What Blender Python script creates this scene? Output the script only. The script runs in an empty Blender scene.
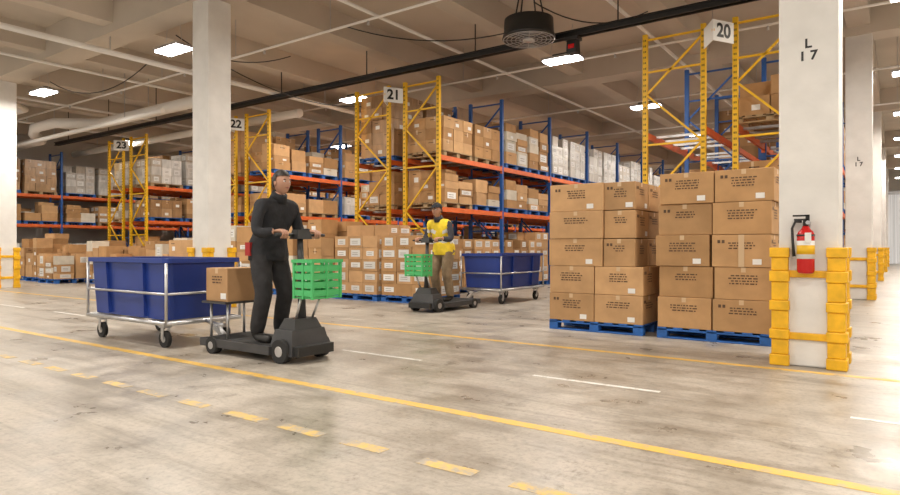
import bpy, math, random
from mathutils import Vector, Matrix
DEBUG = 0
sc = bpy.context.scene
try:
    sc.view_settings.view_transform = 'Standard'
except Exception as e:
    print(e)
COL = sc.collection
R = random.Random(7)

# ---------------------------------------------------------------- materials
def newmat(name, rgb=(.5,.5,.5), rough=.6, metal=0.0, noise=0.0, nscale=6.0, bump=0.0, bscale=40.0,
           attr=False, emit=None, spec=.5, stretch=None):
    m = bpy.data.materials.new(name); m.use_nodes = True
    nt = m.node_tree; N = nt.nodes; L = nt.links
    b = N['Principled BSDF']
    b.inputs['Roughness'].default_value = rough
    b.inputs['Metallic'].default_value = metal
    b.inputs['Specular IOR Level'].default_value = spec
    col = N.new('ShaderNodeRGB'); col.outputs[0].default_value = (*rgb, 1)
    out = col.outputs[0]
    if attr:
        a = N.new('ShaderNodeAttribute'); a.attribute_name = 'Col'
        mx = N.new('ShaderNodeMix'); mx.data_type = 'RGBA'; mx.blend_type = 'MULTIPLY'
        mx.inputs[0].default_value = 1
        L.new(out, mx.inputs[6]); L.new(a.outputs['Color'], mx.inputs[7]); out = mx.outputs[2]
    tc = N.new('ShaderNodeTexCoord')
    src = tc.outputs['Object']
    if stretch:
        mp = N.new('ShaderNodeMapping'); mp.inputs['Scale'].default_value = stretch
        L.new(src, mp.inputs[0]); src = mp.outputs[0]
    if noise > 0:
        n = N.new('ShaderNodeTexNoise'); n.inputs['Scale'].default_value = nscale
        n.inputs['Detail'].default_value = 5
        L.new(src, n.inputs['Vector'])
        mr = N.new('ShaderNodeMapRange')
        mr.inputs[1].default_value = .3; mr.inputs[2].default_value = .7
        mr.inputs[3].default_value = 1 - noise; mr.inputs[4].default_value = 1 + noise * .4
        L.new(n.outputs['Fac'], mr.inputs[0])
        mx = N.new('ShaderNodeMix'); mx.data_type = 'RGBA'; mx.blend_type = 'MULTIPLY'
        mx.inputs[0].default_value = 1
        L.new(out, mx.inputs[6]); L.new(mr.outputs[0], mx.inputs[7]); out = mx.outputs[2]
    L.new(out, b.inputs['Base Color'])
    if bump > 0:
        n2 = N.new('ShaderNodeTexNoise'); n2.inputs['Scale'].default_value = bscale
        L.new(src, n2.inputs['Vector'])
        bp = N.new('ShaderNodeBump'); bp.inputs['Strength'].default_value = bump
        bp.inputs['Distance'].default_value = .02
        L.new(n2.outputs['Fac'], bp.inputs['Height']); L.new(bp.outputs[0], b.inputs['Normal'])
    if emit:
        b.inputs['Emission Color'].default_value = (*emit[0], 1)
        b.inputs['Emission Strength'].default_value = emit[1]
    return m

M = {}
M['card'] = newmat('cardboard', (1.0,.97,.90), .75, noise=.14, nscale=5, attr=True, spec=.25)
M['wrap'] = newmat('shrink_wrapped_cardboard', (1,1,1), .3, noise=.25, nscale=9, attr=True, stretch=(1,1,.3), bump=.3, bscale=14)
M['label'] = newmat('paper_label', (.78,.77,.75), .6, attr=True)
M['ink'] = newmat('brown_ink', (.10,.055,.03), .7)
M['tape'] = newmat('packing_tape', (.60,.43,.26), .3)
M['pallet'] = newmat('blue_pallet_paint', (.02,.13,.46), .6, noise=.4, nscale=9)
M['palletw']=newmat('wooden_pallet',(.42,.29,.16),.8,noise=.3,nscale=8)
M['yellow'] = newmat('yellow_steel', (.86,.50,.01), .45, noise=.12, nscale=5)
M['orange'] = newmat('orange_beam_paint', (.72,.14,.03), .45, noise=.15, nscale=4)
M['blue'] = newmat('blue_upright_paint', (.02,.10,.36), .45, noise=.15)
M['hole'] = newmat('dark_slot', (.05,.035,.01), .8)
M['white'] = newmat('white_column_paint', (.80,.785,.76), .5, noise=.12, nscale=2.5, bump=.08, bscale=20)
M['guard'] = newmat('yellow_guard_plastic', (.90,.50,.015), .4, noise=.22, nscale=9)
M['ceil'] = newmat('ceiling_paint', (.60,.53,.45), .85, noise=.16, nscale=.5, bump=.1, bscale=8)
M['wall'] = newmat('wall_paint', (.58,.55,.51), .8, noise=.12, nscale=.8)
M['pipe'] = newmat('white_pipe', (.84,.81,.77), .4)
M['black'] = newmat('black_metal', (.018,.018,.018), .45)
M['rubber'] = newmat('black_rubber', (.02,.02,.02), .8)
M['red'] = newmat('red_enamel', (.55,.012,.012), .25)
M['silver'] = newmat('galvanised_steel', (.55,.55,.56), .35, metal=.8, noise=.15)
M['bluetub'] = newmat('blue_plastic', (.014,.042,.25), .38, noise=.15, nscale=3)
M['green'] = newmat('green_plastic', (.07,.46,.15), .45)
M['grey'] = newmat('grey_machine_paint', (.05,.05,.053), .45, noise=.2)
M['lamp'] = newmat('lamp_diffuser', (1,1,1), .5, emit=((1,.97,.92), 24))
M['sign'] = newmat('white_sign', (.85,.85,.84), .5)
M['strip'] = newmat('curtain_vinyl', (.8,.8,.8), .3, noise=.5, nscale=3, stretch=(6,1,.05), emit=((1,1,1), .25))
M['skin'] = newmat('skin', (.45,.24,.16), .5)
M['hair'] = newmat('dark_hair', (.025,.018,.014), .6, noise=.3, nscale=60)
M['eye'] = newmat('eye_white', (.8,.8,.78), .2)
M['iris'] = newmat('iris', (.03,.02,.015), .2)
M['lip'] = newmat('lips', (.32,.11,.09), .5)
M['jacket'] = newmat('black_jacket', (.016,.017,.022), .8, noise=.4, nscale=14, bump=.9, bscale=9)
M['trouser'] = newmat('charcoal_trousers', (.026,.025,.028), .85, noise=.4, nscale=14, bump=.9, bscale=9)
M['khaki'] = newmat('khaki_trousers', (.24,.17,.10), .85, noise=.25, nscale=14, bump=.8, bscale=9)
M['hivis'] = newmat('hi_vis_vest', (.85,.62,.03), .7, noise=.15, nscale=14, bump=.6, bscale=9)
M['reflect'] = newmat('reflective_tape', (.7,.7,.7), .3)
M['shirt'] = newmat('dark_shirt', (.04,.04,.05), .85, noise=.2)
M['shoe'] = newmat('black_shoe', (.015,.014,.013), .5)
M['redcloth'] = newmat('red_cloth', (.35,.02,.02), .8)

# floor material
def floor_mat():
    m = bpy.data.materials.new('polished_concrete'); m.use_nodes = True
    nt = m.node_tree; N = nt.nodes; L = nt.links; b = N['Principled BSDF']
    tc = N.new('ShaderNodeTexCoord')
    def noise(scale, detail, mapping=None, rough=.6):
        n = N.new('ShaderNodeTexNoise'); n.inputs['Scale'].default_value = scale
        n.inputs['Detail'].default_value = detail; n.inputs['Roughness'].default_value = rough
        if mapping:
            mp = N.new('ShaderNodeMapping'); mp.inputs['Scale'].default_value = mapping
            mp.inputs['Location'].default_value = (mapping[0]*3, 7, 0)
            L.new(tc.outputs['Object'], mp.inputs[0]); L.new(mp.outputs[0], n.inputs['Vector'])
        else: L.new(tc.outputs['Object'], n.inputs['Vector'])
        return n.outputs['Fac']
    def ramp(f, a, b_, ca, cb):
        r = N.new('ShaderNodeValToRGB'); r.color_ramp.elements[0].position = a; r.color_ramp.elements[1].position = b_
        r.color_ramp.elements[0].color = (*ca,1); r.color_ramp.elements[1].color = (*cb,1)
        L.new(f, r.inputs[0]); return r.outputs[0]
    def mul(a, c, fac=1):
        mx = N.new('ShaderNodeMix'); mx.data_type='RGBA'; mx.blend_type='MULTIPLY'; mx.inputs[0].default_value=fac
        L.new(a, mx.inputs[6]); L.new(c, mx.inputs[7]); return mx.outputs[2]
    c = ramp(noise(.5, 6), .32, .68, (.37,.33,.28), (.53,.485,.43))
    c = mul(c, ramp(noise(2.2, 9, None, .75), .36, .58, (.66,.65,.63), (1.06,1.05,1.04)))
    c = mul(c, ramp(noise(30, 4, None, .7), .34, .52, (.78,.78,.78), (1,1,1)))
    c = mul(c, ramp(noise(1.1, 6, (.30, 4.5, 1), .75), .38, .52, (.76,.75,.73), (1,1,1)))
    c = mul(c, ramp(noise(1.5, 10, (1.3,1,1), .8), .35, .42, (.58,.56,.54), (1,1,1)))
    c = mul(c, ramp(noise(4, 10, (1,.5,1), .8), .30, .38, (1.25,1.25,1.25), (1,1,1)))
    L.new(c, b.inputs['Base Color'])
    rr = N.new('ShaderNodeMapRange'); rr.inputs[1].default_value=.3; rr.inputs[2].default_value=.7; rr.inputs[3].default_value=.24; rr.inputs[4].default_value=.52
    L.new(noise(2.2, 7), rr.inputs[0]); L.new(rr.outputs[0], b.inputs['Roughness'])
    bp = N.new('ShaderNodeBump'); bp.inputs['Strength'].default_value=.12; bp.inputs['Distance'].default_value=.01
    L.new(noise(18, 6), bp.inputs['Height']); L.new(bp.outputs[0], b.inputs['Normal'])
    return m
M['floor'] = floor_mat()
def paint_mat(name, rgb, lo, hi):
    m = bpy.data.materials.new(name); m.use_nodes = True
    nt = m.node_tree; N = nt.nodes; L = nt.links; b = N['Principled BSDF']
    tc = N.new('ShaderNodeTexCoord'); n = N.new('ShaderNodeTexNoise'); n.inputs['Scale'].default_value = 9
    n.inputs['Detail'].default_value = 8; n.inputs['Roughness'].default_value=.75
    L.new(tc.outputs['Object'], n.inputs['Vector'])
    r = N.new('ShaderNodeValToRGB'); r.color_ramp.elements[0].position=lo; r.color_ramp.elements[1].position=hi
    r.color_ramp.elements[0].color=(.40,.355,.30,1); r.color_ramp.elements[1].color=(*rgb,1)
    L.new(n.outputs['Fac'], r.inputs[0]); L.new(r.outputs[0], b.inputs['Base Color'])
    b.inputs['Roughness'].default_value=.5
    return m
M['pyellow'] = paint_mat('yellow_floor_paint', (.76,.48,.10), .33, .50)
M['pworn'] = paint_mat('worn_yellow_floor_paint', (.70,.48,.13), .43, .58)
M['pwhite'] = paint_mat('white_floor_paint', (.78,.77,.74), .33, .48)

# ---------------------------------------------------------------- mesh builder
class MB:
    def __init__(s):
        s.v=[]; s.f=[]; s.m=[]; s.c=[]; s.sm=[]; s.names=[]
    def mi(s, mat):
        if mat not in s.names: s.names.append(mat)
        return s.names.index(mat)
    def face(s, idx, mat, col=(1,1,1), smooth=False):
        s.f.append(idx); s.m.append(s.mi(mat)); s.c.append(col); s.sm.append(smooth)
    def quad(s, a,b,c,d, mat, col=(1,1,1)):
        n=len(s.v); s.v += [a,b,c,d]; s.face((n,n+1,n+2,n+3), mat, col)
    def bx(s, x0,x1,y0,y1,z0,z1, mat, col=(1,1,1), rz=0, tap=0):
        n=len(s.v)
        cx,cy=(x0+x1)/2,(y0+y1)/2
        P=[(x0,y0,z0),(x1,y0,z0),(x1,y1,z0),(x0,y1,z0),(x0+tap,y0+tap,z1),(x1-tap,y0+tap,z1),(x1-tap,y1-tap,z1),(x0+tap,y1-tap,z1)]
        if rz:
            c,q=math.cos(rz),math.sin(rz)
            P=[(cx+(x-cx)*c-(y-cy)*q, cy+(x-cx)*q+(y-cy)*c, z) for x,y,z in P]
        s.v+=P
        for f in ((0,3,2,1),(4,5,6,7),(0,1,5,4),(1,2,6,5),(2,3,7,6),(3,0,4,7)):
            s.face(tuple(n+i for i in f), mat, col)
    def beam(s, p0, p1, w, h, mat, col=(1,1,1)):
        p0=Vector(p0); p1=Vector(p1); d=(p1-p0).normalized()
        up=Vector((0,0,1)) if abs(d.z)<.95 else Vector((1,0,0))
        a=d.cross(up).normalized()*w/2; b=a.cross(d).normalized()*h/2
        n=len(s.v)
        for p in (p0,p1):
            s.v += [tuple(p-a-b),tuple(p+a-b),tuple(p+a+b),tuple(p-a+b)]
        for f in ((0,1,2,3),(7,6,5,4),(0,4,5,1),(1,5,6,2),(2,6,7,3),(3,7,4,0)):
            s.face(tuple(n+i for i in f), mat, col)
    def tube(s, path, rad, mat, n=12, smooth=True, col=(1,1,1), flat=1.0):
        P=[Vector(p) for p in path]
        if not hasattr(rad,'__len__'): rad=[rad]*len(P)
        base=len(s.v); prev=None
        for i,p in enumerate(P):
            if i==0: d=P[1]-P[0]
            elif i==len(P)-1: d=P[-1]-P[-2]
            else: d=(P[i+1]-P[i]).normalized()+(P[i]-P[i-1]).normalized()
            d.normalize()
            if prev is None:
                up=Vector((0,0,1)) if abs(d.z)<.9 else Vector((1,0,0))
                a=d.cross(up).normalized()
            else:
                a=(prev-d*prev.dot(d)).normalized()
            prev=a; b=a.cross(d).normalized()
            for k in range(n):
                t=2*math.pi*k/n
                s.v.append(tuple(p+a*math.cos(t)*rad[i]+b*math.sin(t)*rad[i]*flat))
        for i in range(len(P)-1):
            for k in range(n):
                q=base+i*n; k2=(k+1)%n
                s.face((q+k,q+k2,q+n+k2,q+n+k), mat, col, smooth)
        s.face(tuple(base+k for k in range(n))[::-1], mat, col)
        e=base+(len(P)-1)*n
        s.face(tuple(e+k for k in range(n)), mat, col)
    def finger(s, path, r, mat):
        P=[Vector(p) for p in path]; d=(P[-1]-P[-2]).normalized()
        tip=[P[-1]+d*r*.6, P[-1]+d*r*.95]
        k=len(P); rr=[r*(1-.22*i/(k-1)) for i in range(k)]+[r*.55, r*.15]
        s.tube([*P,*tip], rr, mat, n=8)
    def ell(s, c, r, mat, nu=20, nv=14, fn=None, keep=None, col=(1,1,1)):
        base=len(s.v); dirs=[]
        for j in range(nv+1):
            ph=math.pi*j/nv
            for i in range(nu):
                th=2*math.pi*i/nu
                d=(math.sin(ph)*math.cos(th), math.sin(ph)*math.sin(th), math.cos(ph))
                p=(d[0]*r[0], d[1]*r[1], d[2]*r[2])
                if fn: p=fn(d,p)
                s.v.append((c[0]+p[0],c[1]+p[1],c[2]+p[2])); dirs.append(d)
        for j in range(nv):
            for i in range(nu):
                i2=(i+1)%nu
                a,b,c2,d2=j*nu+i, j*nu+i2, (j+1)*nu+i2, (j+1)*nu+i
                if keep:
                    dd=[sum(dirs[q][k] for q in (a,b,c2,d2))/4 for k in range(3)]
                    if not keep(dd): continue
                s.face((base+a,base+d2,base+c2,base+b), mat, col, True)
    def build(s, name, parent=None, recenter=False, bevel=0, coll=None):
        if not s.v: return None
        me=bpy.data.meshes.new(name)
        o=Vector((0,0,0))
        V=s.v
        if recenter:
            xs=[v[0] for v in V]; ys=[v[1] for v in V]; zs=[v[2] for v in V]
            o=Vector(((min(xs)+max(xs))/2,(min(ys)+max(ys))/2,min(zs)))
            V=[(x-o.x,y-o.y,z-o.z) for x,y,z in V]
        me.from_pydata(V,[],s.f)
        for n in s.names: me.materials.append(M[n])
        me.polygons.foreach_set('material_index', s.m)
        me.polygons.foreach_set('use_smooth', s.sm)
        ca=me.color_attributes.new('Col','FLOAT_COLOR','CORNER')
        arr=[]
        for f,c in zip(s.f,s.c): arr += [c[0],c[1],c[2],1.0]*len(f)
        ca.data.foreach_set('color', arr)
        me.update()
        ob=bpy.data.objects.new(name, me); COL.objects.link(ob); ob.location=o
        if parent: ob.parent=parent
        if bevel:
            b=ob.modifiers.new('bevel','BEVEL'); b.width=bevel; b.segments=2; b.limit_method='ANGLE'
        return ob

def empty(name, loc=(0,0,0), rz=0):
    e=bpy.data.objects.new(name,None); COL.objects.link(e); e.location=loc; e.rotation_euler=(0,0,rz)
    e.empty_display_size=.2
    return e
def text(body, size, loc, rot, mat, parent, name, align='CENTER'):
    cu=bpy.data.curves.new(name,'FONT'); cu.body=body; cu.size=size; cu.align_x=align; cu.align_y='CENTER'
    cu.extrude=.001; cu.offset=size*.03; cu.space_line=.95
    o=bpy.data.objects.new(name,cu); COL.objects.link(o); o.location=loc; o.rotation_euler=rot
    cu.materials.append(M[mat]); o.parent=parent
    return o

# ---------------------------------------------------------------- room shell
XL,XR,YB,YF=-28.9,8.0,50.0,-7.0
SLAB=6.15
mb=MB(); mb.bx(XL,XR,YF,YB,-.2,0,'floor'); mb.build('floor')
mb=MB(); mb.bx(XL,XR,YF,YB,SLAB,SLAB+.2,'ceil'); mb.build('ceiling')
mb=MB(); mb.bx(XL-.2,XL,YF,YB,0,SLAB,'wall'); mb.build('wall_left')
mb=MB(); mb.bx(XL,XR,YB,YB+.2,0,SLAB,'wall'); mb.build('wall_back')
mb=MB(); mb.bx(XR,XR+.2,YF,YB,0,SLAB,'wall'); mb.build('wall_right')
GX=[-.65,-10.0,-19.35]; GY=[6.67,15.67,24.67,33.67,42.67]
mb=MB()
for y in [-2.33]+GY: mb.bx(XL,XR,y-.3,y+.3,5.45,SLAB,'ceil')
x=-28.7
while x<XR:
    mb.bx(x-.2,x+.2,YF,YB,5.62,SLAB,'ceil'); x+=3.117
mb.build('ceiling_beams')
# strip curtain door
mb=MB()
x=-1.6
while x<3.2:
    mb.bx(x,x+.22,YB-.10,YB-.085+R.random()*.02,0.02,4.5,'strip'); x+=.235
mb.bx(-1.7,3.3,YB-.12,YB-.02,4.5,4.75,'silver')
mb.build('door_1')

# ---------------------------------------------------------------- columns
def column(x,y,label=True):
    e=empty('concrete_column',(x,y,0)); h=.235
    mb=MB(); mb.bx(-h,h,-h,h,0,5.46,'white')
    mb.build('shaft',e,bevel=.015)
    if label:
        text('L',.115,(.0,-h-.002,2.895),(math.pi/2,0,0),'black',e,'letter')
        text('1 7',.115,(.0,-h-.002,2.785),(math.pi/2,0,0),'black',e,'digits')
    g=MB(); t=.055; w=.085
    segs=[(.0,.10,.014),(.10,.24,0),(.24,.33,.016),(.33,.50,0),(.50,.59,.016),(.59,.76,0),(.76,.86,.016),(.86,.98,0),(.98,1.07,.014)]
    for sx in (-1,1):
        for sy in (-1,1):
            for z0,z1,ex in segs:
                a=sx*(h+t+ex); b=sx*(h-w-ex*.5); c=sy*(h+.002); d=sy*(h+t+ex)
                g.bx(min(a,b),max(a,b),min(c,d),max(c,d),z0,z1,'guard')
                a=sy*(h+.002); b=sy*(h-w-ex*.5); c=sx*(h+.002); d=sx*(h+t+ex)
                g.bx(min(c,d),max(c,d),min(a,b),max(a,b),z0,z1,'guard')
    for z0 in (.24,.80):
        for sgn in (-1,1):
            a,b=sgn*(h+.003),sgn*(h+.028)
            g.bx(-h,h,min(a,b),max(a,b),z0,z0+.065,'guard')
            g.bx(min(a,b),max(a,b),-h,h,z0,z0+.065,'guard')
    g.build('corner_guards',e,bevel=.01)
    return e
for x in GX:
    for y in GY:
        if x==-10.0 and y>7: continue
        if x==-19.35 and y>16: continue
        column(x,y,label=(x==-.65 and y<17))

# fire extinguisher on near column
fx,fy=-.66,6.67-.235-.085
e=empty('fire_extinguisher',(fx,fy,.84))
mb=MB()
mb.tube([(0,0,0),(0,0,.01),(0,0,.03),(0,0,.34),(0,0,.37),(0,0,.395),(0,0,.42)],[.05,.063,.07,.07,.06,.035,.025],'red',n=24)
mb.build('cylinder',e)
mb=MB(); 
mb.tube([(0,0,.13),(0,0,.29)],[.0712,.0712],'label',n=24); mb.tube([(0,0,.17),(0,0,.25)],[.0716,.0716],'yellow',n=24)
mb.build('label_band',e)
mb=MB()
mb.tube([(0,0,.42),(0,0,.47)],.022,'black'); mb.bx(-.09,.02,-.015,.015,.47,.485,'black'); mb.bx(-.10,.03,-.015,.015,.505,.52,'black')
mb.bx(.0,.03,-.015,.015,.45,.52,'black')
mb.tube([(-.03,0,.46),(-.08,-.01,.46),(-.105,-.01,.40),(-.10,-.01,.28),(-.09,-.01,.15)],[.011,.011,.011,.011,.014],'black')
mb.tube([(.02,-.02,.45),(.02,-.035,.45)],.018,'silver')
mb.build('valve_and_hose',e)
mb=MB(); mb.bx(-.03,.03,.06,.084,.05,.46,'silver'); mb.tube([(0,0,.33),(0,0,.345)],.0725,'black',n=24)
mb.build('wall_bracket',e)
mb=MB(); mb.bx(.0,.05,-.075,-.073,.27,.36,'label'); mb.build('inspection_tag',e)

# ---------------------------------------------------------------- pallets and cartons
BROWN=[(.52,.315,.16),(.46,.27,.13),(.57,.36,.195),(.40,.235,.115),(.54,.335,.18)]
def pallet(mb,x0,x1,y0,y1,z0,h=.13,mat='pallet'):
    t=.02
    for i in range(7):
        a=x0+(x1-x0-.11)*i/6; mb.bx(a,a+.11,y0,y1,z0+h-t,z0+h,mat)
    for i in range(3):
        for j in range(3):
            a=x0+(x1-x0-.12)*i/2; b=y0+(y1-y0-.12)*j/2
            mb.bx(a,a+.12,b,b+.12,z0+t,z0+h-t,mat)
    for j in range(3):
        b=y0+(y1-y0-.12)*j/2; mb.bx(x0,x1,b,b+.12,z0,z0+t,mat)
        mb.bx(x0,x1,b,b+.12,z0+h-2*t,z0+h-t,mat)
    return z0+h
def marks(mb,c,u,n,w,h,rng,kind):
    c=Vector(c)+Vector(n)*.003; u=Vector(u); z=Vector((0,0,1))
    def q(a,b,c0,c1,mat,col=(1,1,1),off=0):
        o=Vector(n)*off
        mb.quad(tuple(c+u*a+z*c0+o),tuple(c+u*b+z*c0+o),tuple(c+u*b+z*c1+o),tuple(c+u*a+z*c1+o),mat,col)
    if kind=='text':
        z0=h*.26; nl=rng.choice((3,3,4,4)); wid=rng.uniform(.18,.27)
        for L in range(nl):
            x=-w*wid+rng.random()*.03; xe=w*wid*rng.uniform(.7,1)
            hh=.0135
            while x<xe:
                ww=rng.uniform(.012,.05)
                q(x,min(x+ww,xe+.01),z0-hh,z0,'ink'); x+=ww+.012
            z0-=hh+.016
        q(-.024,.024,h*.5-.055,h*.5-.001,'tape',off=-.0015)
        if rng.random()<.5:
            q(w*.2,w*.2+.09,-h*.42,-h*.42+.06,'label',off=.001)
        if rng.random()<.5:
            for k in range(2): q(-w*.40+k*.045,-w*.40+k*.045+.03,h*.24,h*.24+.035,'ink')
    elif kind=='big':
        g=rng.uniform(.75,1.05); a=rng.uniform(.24,.40); b=rng.uniform(.20,.34)
        q(-w*a,w*a,-h*b,h*b,'label',(g,g,g))
        for k in range(2): q(-w*a*.7,w*a*.5,-h*.12+k*h*.16,-h*.12+k*h*.16+h*.03,'ink',off=.002)
    elif kind=='small':
        r=rng.random()
        a=rng.uniform(-.3,.1)*w
        if r<.55: q(a,a+min(.13,w*.4),-h*.25,h*.05,'label')
        if r>.4: q(a-.1*w,a+.2*w,h*.22,h*.27,'ink')
        if r>.7: q(-.02,.02,h*.1,h*.49,'tape')
def one(mb,a0,a1,b0,b1,za,zb,mat,c,rng,kind,front,side,pm,rz=0):
    mb.bx(a0,a1,b0,b1,za,zb,mat,c,rz=rz)
    if kind and not rz:
        if front and rng.random()<pm: marks(mb,((a0+a1)/2,b0,(za+zb)/2),(1,0,0),(0,-1,0),a1-a0,zb-za,rng,kind)
        if side and rng.random()<pm: marks(mb,(a1,(b0+b1)/2,(za+zb)/2),(0,1,0),(1,0,0),b1-b0,zb-za,rng,kind)
def cartons(mb,x0,x1,y0,y1,z0,b,nz,rng,kind='small',mat='card',missing=0.0,pal=None,tint=1.0,pm=.7):
    nx=max(1,round((x1-x0)/b[0])); ny=max(1,round((y1-y0)/b[1]))
    sx=(x1-x0)/nx; sy=(y1-y0)/ny; bz=b[2]
    pal=pal or BROWN; base=rng.choice(pal)
    for k in range(nz):
        for i in range(nx):
            for j in range(ny):
                outer = i in(0,nx-1) or j in(0,ny-1) or k>=nz-2
                if not outer: continue
                if k==nz-1 and rng.random()<missing: continue
                g=rng.uniform(.86,1.1)*tint; c=tuple(v*g for v in (base if rng.random()<.7 else rng.choice(pal)))
                jx,jy=rng.uniform(-.008,.008),rng.uniform(-.008,.008)
                one(mb,x0+i*sx+.004+jx,x0+(i+1)*sx-.004+jx,y0+j*sy+.004+jy,y0+(j+1)*sy-.004+jy,z0+k*bz,z0+(k+1)*bz-.004,mat,c,rng,kind,j==0,i==nx-1,pm)
def mixed(mb,x0,x1,y0,y1,z0,h,rng,kind='small',pm=.6):
    """two rows deep, each row made of neighbouring columns of differently sized cartons"""
    ym=(y0+y1)/2
    for (ya,yb,fr) in ((y0,ym-.01,True),(ym+.01,y1,False)):
        x=x0
        while x<x1-.14:
            w=min(rng.choice((.28,.36,.42,.5,.6)),x1-x)
            if x1-x-w<.14: w=x1-x
            bh=rng.choice((.17,.22,.26,.31,.38)); z=z0; tgt=h*rng.uniform(.62,1.03)
            last=(x+w>=x1-.01); dd=rng.uniform(0,.05)
            while z+bh*.7<z0+tgt:
                if rng.random()<.3: bh=rng.choice((.17,.22,.26,.31,.38))
                g=rng.uniform(.84,1.12); white=rng.random()<.13
                c=tuple(v*g for v in (rng.choice(BROWN) if not white else (.64,.60,.54)))
                j=rng.uniform(-.012,.012); kk='big' if rng.random()<.4 else kind
                top=(z+2*bh>=z0+tgt)
                one(mb,x+.006+j,x+w-.006+j,ya+dd+j,yb-.004+j,z,z+bh-.004,'card',c,rng,kk,fr,last,pm,rz=rng.uniform(-.10,.10) if top and rng.random()<.4 else 0)
                z+=bh
            x+=w
WHITE=[(.64,.61,.57),(.57,.53,.48),(.52,.45,.37),(.68,.66,.63)]
def load(mb,x0,x1,y0,y1,z0,hmax,rng,style=None):
    z=pallet(mb,x0,x1,y0,y1,z0,.12,'pallet' if rng.random()<.6 else 'palletw')
    style=style or rng.choice(['a','a','b','x','x','c','w','d','x'])
    H=hmax-.12
    if style=='a': b=(.55,.40,rng.choice((.26,.31))); cartons(mb,x0,x1,y0,y1,z,b,max(1,int(H/b[2])),rng,'small',missing=.2)
    elif style=='b': b=(.38,.36,.23); cartons(mb,x0,x1,y0,y1,z,b,max(1,int(H/b[2])),rng,'big',missing=.25,pm=.75)
    elif style=='c': b=(.6,.58,.40); cartons(mb,x0,x1,y0,y1,z,b,max(1,int(H/b[2])),rng,'small')
    elif style=='x': mixed(mb,x0,x1,y0,y1,z,H,rng)
    elif style=='w': b=(.38,.38,.28); cartons(mb,x0+.03,x1-.03,y0+.03,y1-.03,z,b,max(1,int(H/b[2])),rng,'big','wrap',pal=WHITE,missing=.1)
    else: b=(.40,.38,.30); cartons(mb,x0+.02,x1-.02,y0+.02,y1-.02,z,b,max(1,int(H/b[2])),rng,'small','wrap',tint=.85)

def rack(x0,x1,y0,nb,seed,fill=(1,1,1),sign=None,skip=(),styles=None,endyellow=True,bay=2.73,hts=None):
    rng=random.Random(seed)
    e=empty('pallet_rack',(0,0,0))
    fr=MB(); H=4.88
    for i in range(nb+1):
        y=y0+i*bay; mat='yellow' if (i==0 and endyellow) else 'blue'
        for x in (x0+.04,x1-.04):
            fr.bx(x-.042,x+.042,y-.035,y+.035,0,H,mat)
            fr.bx(x-.08,x+.08,y-.07,y+.07,0,.012,mat)
            if i==0:
                z=.15
                while z<H-.05:
                    fr.quad((x-.022,y-.037,z),(x-.006,y-.037,z),(x-.006,y-.037,z+.035),(x-.022,y-.037,z+.035),'hole')
                    fr.quad((x+.006,y-.037,z),(x+.022,y-.037,z),(x+.022,y-.037,z+.035),(x+.006,y-.037,z+.035),'hole')
                    z+=.1
        for z in (.2,1.5,2.9,4.2,4.78): fr.beam((x0+.06,y,z),(x1-.06,y,z),.03,.035,mat)
        k=0; zz=[.2,1.0,1.9,2.9,3.8,4.7]
        for a,b in zip(zz[:-1],zz[1:]):
            if k%2==0: fr.beam((x0+.06,y,a),(x1-.06,y,b),.03,.035,mat)
            else: fr.beam((x1-.06,y,a),(x0+.06,y,b),.03,.035,mat)
            k+=1
    fr.build('upright_frames',e)
    bm=MB()
    for i in range(nb):
        ya=y0+i*bay+.035; yb=ya+bay-.07
        for z in (1.98,3.14):
            for x in (x0+.03,x1-.03):
                bm.bx(x-.028,x+.028,ya,yb,z-.11,z,'orange')
                for yy in (ya,yb-.006): bm.bx(x-.034,x+.034,yy,yy+.006,z-.17,z+.03,'orange')
            for t in (.2,.4,.6,.8):
                yy=ya+(yb-ya)*t; bm.bx(x0+.06,x1-.06,yy-.02,yy+.02,z-.045,z-.003,'silver')
    bm.build('load_beams',e)
    ld=MB()
    for i in range(nb):
        for lv,(z,hm) in enumerate(((0,1.72),(1.98,.98),(3.14,1.5))):
            for k in range(2):
                if (i,lv,k) in skip or (i,lv) in skip or rng.random()>fill[lv]: continue
                ya=y0+i*bay+.14+k*1.27; yb=ya+1.16
                h=hm*rng.uniform(.74,1.0)
                if hts and (i,lv) in hts: h=hts[(i,lv)]
                st=None
                if styles and (i,lv) in styles: st=styles[(i,lv)]
                load(ld,x0+.0,x1+.0,ya,yb,z+.001,h,rng,st)
    ld.build('stored_pallet_loads',e)
    return e
def aisle_sign(num,x,y,z,p):
    ang=math.radians(60)
    for s,nm in ((1,'a'),(-1,'b')):
        mb=MB(); w=.46; h=.34
        mb.bx(-w/2,w/2,-.006,.006,-h/2,h/2,'sign')
        o=mb.build('aisle_sign_panel_'+nm,p)
        c=Vector((x+s*w/2*math.cos(ang), y+w/2*math.sin(ang), z))
        o.location=c; o.rotation_euler=(0,0,s*ang)
        n=Vector((s*math.sin(ang),-math.cos(ang),0))
        if s==1: text(num,.31,c+n*.009,(math.pi/2,0,s*ang),'black',p,'aisle_number_'+nm)
    mb=MB(); mb.bx(x-.02,x+.02,y+.01,y+.45,z-.02,z+.02,'yellow'); mb.bx(x-.25,x+.25,y+.43,y+.46,z-.02,z+.02,'yellow'); mb.build('sign_bracket',p)

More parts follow.
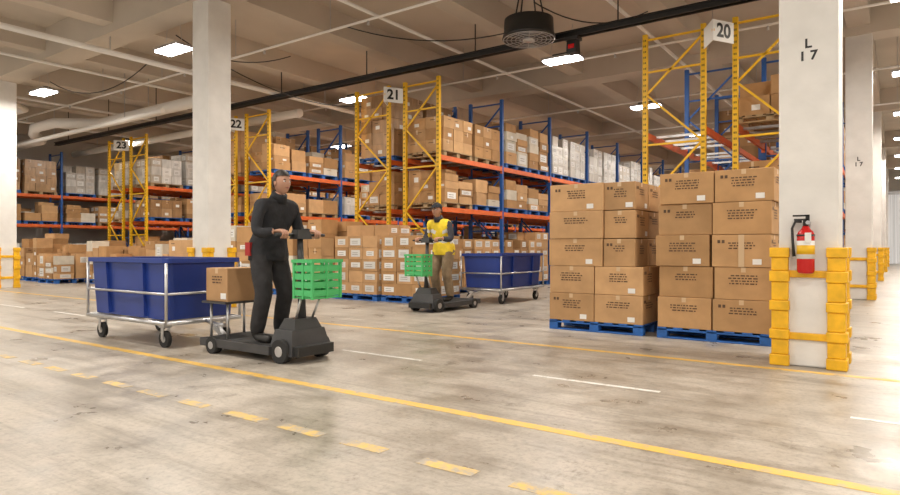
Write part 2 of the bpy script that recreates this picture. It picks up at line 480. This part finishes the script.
Y0=11.2
rack(-2.22,-1.15,Y0,12,21,(1,.8,.8),skip=((1,2,0),(0,1,1)),styles={(0,2):'a',(0,1):'c'},hts={(0,2):.95,(0,1):.55})
r=rack(-3.72,-2.645,Y0,12,22,(1,.85,.7),skip=((0,2),(0,1,0),(1,2)))
aisle_sign('20',-2.43,Y0-.46,4.60,r)
r=rack(-9.30,-8.26,Y0,12,31,(1,1,.95),styles={(0,0):'b',(1,0):'b',(0,1):'x',(0,2):'a',(1,1):'x',(2,2):'w',(3,2):'w',(4,2):'w',(5,2):'w',(1,2):'x',(2,1):'x',(2,0):'w'},hts={(0,2):1.15,(1,2):1.45,(2,2):1.5,(3,2):1.5})
aisle_sign('21',-9.51,Y0-.46,4.56,r)
rack(-10.83,-9.72,Y0,10,32,(1,1,1),styles={(0,2):'d',(1,2):'d',(0,1):'x'},hts={(0,2):1.68,(1,2):1.6})
r=rack(-15.16,-14.09,Y0,10,41,(1,1,.9),styles={(0,2):'x',(1,2):'x',(2,2):'w'},hts={(0,2):.9,(1,2):1.1})
aisle_sign('22',-15.37,Y0-.46,4.56,r)
rack(-16.65,-15.58,Y0,8,42,(1,1,1))
r=rack(-21.52,-20.45,Y0,8,51,(1,1,.95),styles={(0,2):'w',(1,2):'w'})
aisle_sign('23',-21.73,Y0-.46,4.56,r)
rack(-23.02,-21.95,Y0,8,52,(1,1,1))
rack(-28.2,-27.1,5.9,10,61,(1,1,1),endyellow=False,styles={(2,2):'w',(1,2):'d'},hts={(0,2):1.4,(1,2):1.4,(2,2):1.5,(3,2):1.4})

# foreground pallet stacks
def fg_stack1():
    mb=MB(); rng=random.Random(3)
    x0,x1,y0,y1=-3.74,-2.50,7.5,8.5
    z=pallet(mb,x0,x1,y0,y1,0.0,.13)
    bz=.352; pal=[(.55,.345,.185),(.51,.315,.165)]
    for k in range(2):
        cartons(mb,x0,x1,y0,y1,z+k*bz,(.62,.5,bz),1,rng,'text',pal=pal,pm=1)
    for k in range(2,5):
        cartons(mb,x0,x0+.74,y0,y1,z+k*bz,(.74,.5,bz),1,rng,'text',pal=pal,pm=1)
        cartons(mb,x0+.745,x1-.09,y0+.02,y1,z+k*bz,(.5,.5,bz-.006),1,rng,'text',pal=pal,pm=1)
    mb.build('pallet_of_cardboard_boxes',recenter=True,bevel=.006)
def fg_stack2():
    mb=MB(); rng=random.Random(5)
    x0,x1,y0,y1=-2.33,-1.10,7.5,8.5
    z=pallet(mb,x0,x1,y0,y1,0.0,.13)
    bz=.362; pal=[(.52,.32,.165),(.48,.29,.145)]
    for k in range(5):
        sh=(.0,.02,-.01,.01,.03)[k]
        cartons(mb,x0+sh,x0+.61+sh,y0+.02*(k%2),y1,z+k*bz,(.6,.5,bz),1,rng,'text',pal=pal,pm=1)
        cartons(mb,x0+.62+sh,x1+sh,y0,y1-.02,z+k*bz,(.6,.5,bz),1,rng,'text',pal=pal,pm=1)
    for k in (2,):
        xa=x0+.62+.31; mb.quad((xa-.03,y0-.008,z+k*bz),(xa+.03,y0-.008,z+k*bz),(xa+.03,y0-.008,z+(k+1)*bz-.004),(xa-.03,y0-.008,z+(k+1)*bz-.004),'tape')
    mb.build('pallet_of_cardboard_boxes',recenter=True,bevel=.006)
fg_stack1(); fg_stack2()
def floor_load(x0,y0,w,d,h,style,seed,miss=.3):
    mb=MB(); rng=random.Random(seed)
    z=pallet(mb,x0,x0+w,y0,y0+d,0,.13)
    if style=='x': mixed(mb,x0,x0+w,y0,y0+d,z,h-.13,rng,pm=.75)
    else:
        B={'s':(.37,.36,.235),'m':(.5,.42,.31),'l':(.6,.5,.38)}[style]
        cartons(mb,x0,x0+w,y0,y0+d,z,B,max(1,int((h-.13)/B[2])),rng,'big' if style=='s' else 'small',missing=miss,pm=.85)
    mb.build('pallet_of_cardboard_boxes',recenter=True)
floor_load(-3.35,9.25,1.1,1.0,1.75,'l',11,.1)
fl=[(-8.35,9.35,1.35,'s'),(-9.6,9.3,1.7,'s'),(-10.85,9.35,1.75,'x'),(-12.1,9.3,1.95,'x'),(-13.4,9.4,1.8,'x'),
    (-15.9,9.3,1.35,'l'),(-17.2,9.35,1.5,'x'),(-18.5,9.0,1.2,'x'),(-19.9,9.0,1.5,'x'),(-21.4,8.3,1.3,'x'),(-22.9,8.5,1.5,'x'),(-24.4,8.6,1.4,'m')]
for i,(x,y,h,s) in enumerate(fl): floor_load(x,y,1.18,1.05,h,s,100+i,.35)

# ---------------------------------------------------------------- floor markings
def line(name,x0,x1,y,w,mat):
    mb=MB(); mb.bx(x0,x1,y-w/2,y+w/2,0.0005,.002,mat); mb.build(name,recenter=False)
line('painted_lane_line',-27,7,3.34,.09,'pyellow')
line('painted_lane_line',-27,7,6.17,.09,'pyellow')
mb=MB(); x=-4.72-2.24*7
while x<7:
    mb.bx(x,x+1.05,4.655,4.70,.0005,.002,'pwhite'); x+=2.24
mb.build('painted_lane_dashes')
mb=MB(); x=-1.95-.53*24
while x<4:
    l=R.uniform(.26,.38); mb.bx(x,x+l,2.435,2.525,.0005,.002,'pworn'); x+=.53
mb.build('worn_painted_dashes')

# ---------------------------------------------------------------- ceiling services
mb=MB(); mb.tube([(-13.3,-6,5.12),(-13.3,49,5.12)],.06,'pipe')
for y in range(0,48,6): mb.beam((-13.3,y+.5,5.15),(-13.3,y+.5,6.145),.02,.02,'silver')
mb.build('sprinkler_pipe')
mb=MB()
for y in (1.0,8.6,13.2,18.0,22.5):
    mb.tube([(-28,y,5.30),(7.5,y,5.30)],.026,'pipe',n=8)
    for x in range(-27,8,3): mb.beam((x,y,5.30),(x,y,6.145),.012,.012,'silver')
    for x in range(-26,8,3): mb.tube([(x,y,5.30),(x,y,5.20)],[.015,.03],'silver',n=8)
mb.build('sprinkler_branch_pipes')
mb=MB()
for x,z in ((-4.1,5.39),(-7.9,5.39),(-16.2,5.39),(-20.6,5.39),(-24.5,5.39)): mb.tube([(x,-6,z),(x,49,z)],.035,'pipe',n=8)
mb.build('electrical_conduit')
mb=MB(); mb.tube([(-28,10.0,4.98),(-25.5,10.0,4.98),(-24.6,9.4,5.02),(-23.2,8.9,5.02),(-21.8,8.9,5.02),(-20.6,9.8,5.02),(-14.5,9.8,5.02)],.16,'pipe',n=16)
mb.tube([(-28,9.2,4.68),(-16,9.2,4.74)],.07,'pipe',n=14)
mb.tube([(-28,7.8,5.15),(-21.0,7.8,5.15),(-20.0,6.9,5.15),(-20.0,2,5.15)],.09,'pipe',n=14)
mb.tube([(-28,12.2,4.95),(-14,12.2,4.95)],.12,'pipe',n=14)
for x in (-26,-22.5,-18): mb.beam((x,9.2,4.7),(x,9.2,6.145),.02,.02,'silver')
for x in (-26,-18): mb.beam((x,12.2,5.0),(x,12.2,6.145),.02,.02,'silver'); mb.beam((x,9.9,5.0),(x,9.9,6.145),.02,.02,'silver')
mb.build('water_main_pipe')
mb=MB(); mb.bx(-26,7.9,10.66,10.74,4.93,5.05,'black'); mb.bx(-26,7.9,10.62,10.78,4.93,4.95,'black'); mb.bx(-26,7.9,10.62,10.78,5.03,5.05,'black')
for x in range(-25,8,3): mb.beam((x,10.7,5.05),(x,10.7,6.145),.02,.02,'black')
mb.build('crane_rail')
mb=MB()
def sag(a,b,d,r=.012):
    a=Vector(a); b=Vector(b); P=[]
    for i in range(13):
        t=i/12; p=a.lerp(b,t); p.z-=d*4*t*(1-t); P.append(tuple(p))
    mb.tube(P,r,'black',n=6)
sag((-13.0,8.0,5.6),(-11.7,9.9,5.6),.25); sag((-11.7,7.0,5.3),(-12.8,14.0,5.35),.5); sag((-17.6,7.1,5.3),(-14.5,8.0,5.5),.5); sag((-9.0,9,5.5),(-6,10.7,5.3),.25)
sag((-5.4,10.2,5.55),(-3.9,12,5.6),.3)
mb.build('hanging_cables')
# fan
e=empty('ceiling_fan',(-5.42,10.05,4.84))
mb=MB()
mb.tube([(0,0,.36),(0,0,.34),(0,0,.1),(0,0,.04),(0,0,.0)],[.38,.44,.45,.47,.48],'black',n=36)
mb.build('drum_housing',e)
mb=MB()
for rr in (.16,.24,.32,.40,.46):
    P=[(rr*math.cos(t*math.pi/18),rr*math.sin(t*math.pi/18),-.02) for t in range(37)]
    mb.tube(P,.008,'silver',n=6)
for t in range(12):
    a=t*math.pi/6; mb.beam((.08*math.cos(a),.08*math.sin(a),-.02),(.47*math.cos(a),.47*math.sin(a),-.02),.012,.012,'silver')
mb.tube([(0,0,-.06),(0,0,-.05),(0,0,.02)],[.05,.10,.12],'silver',n=20)
mb.build('grille_and_hub',e)
mb=MB(); 
for dx,dy in ((.3,0),(-.3,0),(0,.3),(0,-.3)): mb.beam((dx,dy,.34),(dx*.3,dy*.3,1.30),.02,.02,'black')
mb.bx(-.1,.1,-.1,.1,1.28,1.305,'black'); mb.build('hanger',e)
e=empty('crane_trolley_motor',(-4.85,10.7,4.93))
mb=MB(); mb.bx(-.10,.10,-.09,.09,-.30,.0,'black',tap=.01); mb.bx(-.06,.06,-.1,-.09,-.22,-.14,'red'); mb.bx(-.13,.13,-.11,.11,-.06,-.002,'grey')
mb.tube([(0,0,-.30),(0,0,-.36),(.03,0,-.39),(0,0,-.42)],.012,'silver',n=8); mb.build('housing',e,bevel=.01)

# lights
lm=MB(); lm.bx(-.38,.38,-.17,.17,-.03,.0,'lamp'); lm.bx(-.41,.41,-.20,.20,.0,.05,'silver'); lm.bx(-.2,.2,-.08,.08,.05,.12,'grey')
lm.beam((-.3,0,.05),(-.2,0,.60),.008,.008,'silver'); lm.beam((.3,0,.05),(.2,0,.60),.008,.008,'silver')
lamp0=lm.build('ceiling_light'); lme=lamp0.data
first=True
for x in (-23.5,-17.6,-11.7,-5.7,.3,5.6):
    for y in (-3.4,1.75,6.95,12.05,17.4,22.6,27.8,33,38.2,43.4):
        if first: o=lamp0; first=False
        else:
            o=bpy.data.objects.new('ceiling_light',lme); COL.objects.link(o)
        o.location=(x,y,5.0)
        ld=bpy.data.lights.new('lamp_area','AREA'); ld.shape='RECTANGLE'; ld.size=.8; ld.size_y=.36
        ld.energy=130; ld.color=(1,.925,.82)
        lo=bpy.data.objects.new('lamp_area',ld); COL.objects.link(lo); lo.parent=o; lo.location=(0,0,-.05)

# ---------------------------------------------------------------- carts
def tub_cart(loc,rz):
    e=empty('blue_tub_cart',(loc[0],loc[1],0),rz)
    mb=MB()
    def ring(hx,hy,z):
        r=.07; P=[]
        for cx,cy,a0 in ((hx-r,hy-r,0),(-hx+r,hy-r,90),(-hx+r,-hy+r,180),(hx-r,-hy+r,270)):
            for k in range(4):
                a=math.radians(a0+30*k); P.append((cx+r*math.cos(a),cy+r*math.sin(a),z))
        return P
    rings=[ring(.79,.40,.30),(ring(.83,.43,.90)),ring(.87,.465,.905),ring(.87,.465,.955),ring(.80,.40,.955),ring(.77,.38,.34)]
    b=len(mb.v)
    for r in rings: mb.v+=r
    n=16
    for i in range(len(rings)-1):
        for k in range(n):
            k2=(k+1)%n; mb.face((b+i*n+k,b+i*n+k2,b+(i+1)*n+k2,b+(i+1)*n+k),'bluetub',(1,1,1))
    mb.face(tuple(b+k for k in range(n))[::-1],'bluetub'); mb.face(tuple(b+5*n+k for k in range(n)),'bluetub')
    for x in (-.4,.4):
        for s in (-1,1): mb.beam((x*.96,s*.408,.32),(x,s*.436,.90),.06,.02,'bluetub')
    mb.build('tub',e)
    f=MB()
    P=[(-.85,-.45),(.85,-.45),(.85,.45),(-.85,.45)]
    for z,r in ((.27,.024),(.58,.014)):
        for i in range(4):
            a=P[i]; c=P[(i+1)%4]; f.tube([(a[0],a[1],z),(c[0],c[1],z)],r,'silver',n=10)
    for a in P: f.tube([(a[0],a[1],.25),(a[0],a[1],.905)],.016,'silver',n=10)
    for x in (-.5,0,.5): f.beam((x,-.44,.275),(x,.44,.275),.04,.04,'silver')
    f.tube([(.85,0,.27),(1.10,0,.24),(1.22,0,.24)],.02,'silver',n=10)
    f.build('steel_frame',e)
    w=MB()
    for x in (-.68,.68):
        for y in (-.36,.36):
            w.tube([(x,y-.022,.09),(x,y+.022,.09)],.09,'rubber',n=24); w.tube([(x,y-.026,.09),(x,y+.026,.09)],.035,'silver',n=16)
            for s in (-1,1): w.beam((x,y+s*.035,.09),(x,y+s*.035,.22),.006,.05,'silver')
            w.bx(x-.05,x+.05,y-.045,y+.045,.215,.255,'silver')
    w.build('casters',e)
    return e
tub_cart((-7.05,4.05),0)
tub_cart((-6.45,10.9),-math.pi/2)

# ---------------------------------------------------------------- tow tractor + worker
def tractor(loc,rz,carton=True):
    e=empty('stand_up_tow_tractor',(loc[0],loc[1],0),rz)
    mb=MB()
    mb.bx(-.75,.34,-.30,.30,.07,.148,'grey'); mb.bx(-.70,.30,-.26,.26,.146,.15,'rubber')
    mb.bx(.26,.60,-.25,.25,.07,.30,'grey',tap=.05); mb.bx(.32,.55,-.17,.17,.30,.40,'black',tap=.04)
    mb.bx(.58,.66,-.22,.22,.07,.16,'black')
    mb.beam((-.75,0,.12),(-.93,0,.22),.06,.04,'silver')
    mb.build('deck_and_body',e,bevel=.02)
    w=MB()
    for x,y,r in ((-.55,-.27,.085),(-.55,.27,.085),(.45,-.235,.11),(.45,.235,.11)):
        w.tube([(x,y-.04,r),(x,y+.04,r)],r,'rubber',n=24); w.tube([(x,y-.043,r),(x,y+.043,r)],r*.45,'silver',n=16)
    w.build('wheels',e)
    c=MB()
    c.tube([(.46,0,.38),(.44,0,.9),(.43,0,1.17)],[.04,.032,.028],'grey',n=14)
    c.tube([(.44,-.30,1.19),(.43,-.12,1.19),(.43,.12,1.19),(.44,.30,1.19)],.015,'black',n=12)
    c.bx(.38,.50,-.09,.09,1.15,1.24,'black',tap=.02)
    c.tube([(.48,-.10,.38),(.58,-.12,.60)],.012,'silver',n=8); c.tube([(.48,.10,.38),(.58,.12,.60)],.012,'silver',n=8)
    c.tube([(.46,0,.62),(.60,0,.60)],.018,'silver',n=8)
    c.build('steering_column',e)
    g=MB()
    x0,x1,y0,y1,z0,z1=.54,.80,-.18,.18,.60,.96
    g.bx(x0+.013,x1-.013,y0+.013,y1-.013,z0,z0+.015,'green')
    for z in (z0+.05,z0+.125,z0+.2,z0+.275):
        g.bx(x0,x1,y0,y0+.012,z-.025,z+.03,'green'); g.bx(x0,x1,y1-.012,y1,z-.025,z+.03,'green')
        g.bx(x0+.001,x0+.0125,y0+.013,y1-.013,z-.025,z+.03,'green'); g.bx(x1-.0125,x1-.001,y0+.013,y1-.013,z-.025,z+.03,'green')
    for x in (x0-.004,x1-.021):
        for y in (y0-.004,-.0125,y1-.021): g.bx(x,x+.025,y,y+.025,z0-.002,z1-.03,'green')
    for y in (y0-.004,y1-.021): g.bx((x0+x1)/2-.012,(x0+x1)/2+.012,y,y+.025,z0-.002,z1-.03,'green')
    g.bx(x0-.012,x1+.012,y0-.012,y0+.02,z1-.03,z1,'green'); g.bx(x0-.012,x1+.012,y1-.02,y1+.012,z1-.03,z1,'green')
    g.bx(x0-.012,x0+.02,y0+.02,y1-.02,z1-.03,z1,'green'); g.bx(x1-.02,x1+.012,y0+.02,y1-.02,z1-.03,z1,'green')
    g.build('green_basket',e)
    if carton:
        s=MB()
        for y in (-.2,.2): s.tube([(-.70,y,.14),(-.70,y,.50)],.014,'silver',n=8); s.tube([(-.42,y,.14),(-.42,y,.50)],.014,'silver',n=8)
        s.bx(-.78,-.38,-.26,.26,.50,.52,'grey'); s.build('rear_shelf',e)
        s=MB(); s.bx(-.76,-.40,-.22,.22,.521,.86,'card',(.47,.29,.155)); marks(s,(-.58,-.22,.69),(1,0,0),(0,-1,0),.36,.34,R,'text'); s.build('carton_on_shelf',e,bevel=.005)
    return e

def worker(loc,rz,zb,top,legs,vest=False,hs=1.0):
    e=empty('warehouse_worker',(loc[0],loc[1],zb),rz)
    bx,bz=.432,1.19-zb
    V=[];E=[];Rr=[]
    def add(p,r,par=None):
        V.append(p); Rr.append(r)
        if par is not None: E.append((par,len(V)-1))
        return len(V)-1
    pel=add((-.05,0,.90),(.145,.145))
    wst=add((-.03,0,1.03),(.140,.140),pel)
    ch=add((.03,0,1.18),(.152,.152),wst)
    uc=add((.08,0,1.31),(.125,.125),ch)
    nb=add((.105,0,1.40),(.072,.072),uc)
    nt=add((.145,0,1.48),(.060,.060),nb)
    for s in (-1,1):
        hp=add((-.04,s*.10,.82),(.118,.118),pel)
        th=add((.01,s*.118,.66),(.108,.108),hp)
        kn=add((.06,s*.13,.47),(.088,.088),th)
        cf=add((.01,s*.135,.30),(.084,.084),kn)
        an=add((-.03,s*.14,.12),(.078,.078),cf)
        he=add((-.035,s*.14,.045),(.050,.050),an)
        toe=add((.10,s*.15,.040),(.052,.042),he)
        tt=add((.19,s*.155,.035),(.042,.034),toe)
        sh=add((.085,s*.175,1.325),(.085,.085),uc)
        ua=add((.095,s*.23,1.18),(.074,.074),sh)
        el=add((.12,s*.262,1.05),(.066,.066),ua)
        fa=add((.22,s*.235,1.06),(.056,.056),el)
        wr=add((bx-.105,s*.20,bz+.035),(.036,.036),fa)
    me=bpy.data.meshes.new('body_skel'); me.from_pydata(V,E,[])
    ob=bpy.data.objects.new('body_skel',me); COL.objects.link(ob)
    ob.modifiers.new('skin','SKIN')
    sv=me.skin_vertices[0].data
    for i,r in enumerate(Rr): sv[i].radius=r; sv[i].use_root=(i==0)
    ss=ob.modifiers.new('sub','SUBSURF'); ss.levels=2; ss.render_levels=2
    dg=bpy.context.evaluated_depsgraph_get(); dg.update()
    m2=bpy.data.meshes.new_from_object(ob.evaluated_get(dg)); m2.name='body'
    bpy.data.objects.remove(ob)
    for v in m2.vertices:
        x,y,z=v.co
        w=max(0,min(1,(.24-abs(y))/.09))*max(0,min(1,(z-.78)/.1))*max(0,min(1,(1.40-z)/.06))
        v.co.y=y*(1+.24*w)
        v.co.z=max(v.co.z,.001)
    m2.materials.clear()
    mats=[top,legs,'shoe','skin','reflect','shirt','redcloth']
    for n in mats: m2.materials.append(M[n])
    for p in m2.polygons:
        c=p.center; p.use_smooth=True
        k=0
        if c.z<.09: k=2
        elif c.z<.86 and c.x<.25: k=1
        if c.z>1.44 and abs(c.y)<.09: k=3
        if c.x>.30 and c.z>.9: k=3 if (vest or c.x>bx-.115) else 0
        if vest and k==0 and abs(c.y)>.215: k=5
        if vest and k==0 and (1.0<c.z<1.05 or 1.18<c.z<1.225): k=4
        p.material_index=k
    body=bpy.data.objects.new('body',m2); COL.objects.link(body); body.parent=e
    hc=(.165,0,1.555); h=MB()
    def skull(d,p):
        x,y,z=p
        if d[2]<0: y*=1-.28*(-d[2])**1.3; 
        if d[2]<0 and d[0]<0: x*=1-.25*(-d[2])
        if d[0]>0:
            x+=.020*math.exp(-((d[1]/.16)**2+((d[2]+.15)/.20)**2))
            x-=.007*math.exp(-(((abs(d[1])-.36)/.16)**2+((d[2]-.06)/.12)**2))
            x+=.008*math.exp(-((d[1]/.3)**2+((d[2]+.85)/.15)**2))
        return (x,y,z)
    h.ell(hc,(.094,.076,.118),'skin',nu=40,nv=28,fn=skull)
    for s in (-1,1):
        h.ell((hc[0]+.076,s*.031,hc[2]+.008),(.012,.014,.008),'eye',12,8)
        h.ell((hc[0]+.085,s*.031,hc[2]+.008),(.005,.006,.006),'iris',10,6)
        h.ell((hc[0]+.082,s*.031,hc[2]+.026),(.008,.016,.0035),'hair',10,6)
        h.ell((hc[0]-.005,s*.077,hc[2]-.005),(.020,.010,.030),'skin',12,8)
    h.ell((hc[0]+.083,0,hc[2]-.052),(.010,.024,.007),'lip',12,8)
    h.build('head',e)
    hh=MB()
    hh.ell((hc[0]-.006,0,hc[2]+.008),(.103,.086,.124),'hair',40,28,keep=lambda d:(d[2]>.42 or d[0]<.12) and d[2]>-.45 and not(abs(d[1])>.8 and d[2]<.05 and d[0]>-.25))
    if vest:
        hh.ell((hc[0]-.004,0,hc[2]+.03),(.108,.091,.105),'jacket',32,20,keep=lambda d:d[2]>.12)
        hh.tube([(hc[0]+.06,0,hc[2]+.05),(hc[0]+.12,0,hc[2]+.045),(hc[0]+.16,0,hc[2]+.035)],[.075,.07,.05],'jacket',n=20,flat=.07)
    hh.build('hair',e)
    for s,nm in ((-1,'right_hand'),(1,'left_hand')):
        g=MB(); y=s*.20
        g.tube([(bx-.125,y,bz+.035),(bx-.095,y,bz+.037),(bx-.05,y,bz+.038),(bx-.01,y,bz+.034),(bx+.006,y,bz+.03)],[.030,.032,.042,.043,.030],'skin',n=14,flat=.42)
        for i,(dy,L) in enumerate(((-.031,.92),(-.0105,1.05),(.0105,1.0),(.031,.82))):
            yy=y-s*dy
            g.finger([(bx-.02,yy,bz+.034),(bx+.012,yy,bz+.032),(bx+.032*L,yy,bz+.010),(bx+.024*L,yy,bz-.018*L),(bx+.0,yy,bz-.029)],.0098,'skin')
        g.finger([(bx-.075,y-s*.030,bz+.030),(bx-.045,y-s*.050,bz+.010),(bx-.020,y-s*.052,bz-.012),(bx+.004,y-s*.046,bz-.026)],.0115,'skin')
        g.build(nm,e)
    c=MB()
    c.tube([(-.045,0,.79),(-.045,0,.80),(-.045,0,.90),(-.03,0,1.0),(-.018,0,1.06)],[.195,.205,.20,.185,.165],top,n=32,flat=.80)
    c.tube([(.103,0,1.38),(.125,0,1.43),(.138,0,1.455)],[.090,.078,.074],'jacket' if not vest else 'shirt',n=24)
    if not vest:
        c.bx(-.11,-.035,-.225,-.19,.84,.97,'redcloth')
    c.build('hem_and_collar',e)
    return e
tractor((-5.08,4.05),0,True)
worker((-5.08,4.05),0,.15,'jacket','trouser')
tractor((-6.40,8.75),-math.pi/2,False)
worker((-6.40,8.75),-math.pi/2,.15,'hivis','khaki',vest=True)

# ---------------------------------------------------------------- world and camera
w=bpy.data.worlds.new('world'); sc.world=w; w.use_nodes=True
w.node_tree.nodes['Background'].inputs[0].default_value=(1,.95,.87,1)
w.node_tree.nodes['Background'].inputs[1].default_value=.75
cd=bpy.data.cameras.new('camera'); cd.sensor_width=36; cd.lens=25.08; cd.clip_end=300
co=bpy.data.objects.new('camera',cd); COL.objects.link(co)
co.location=(0,0,1.07); co.rotation_euler=(math.pi/2,0,math.radians(35.5))
if DEBUG:
    co.location=(-3.6,2.3,1.35); co.rotation_euler=(math.radians(82),0,math.radians(42)); cd.lens=26
sc.camera=co
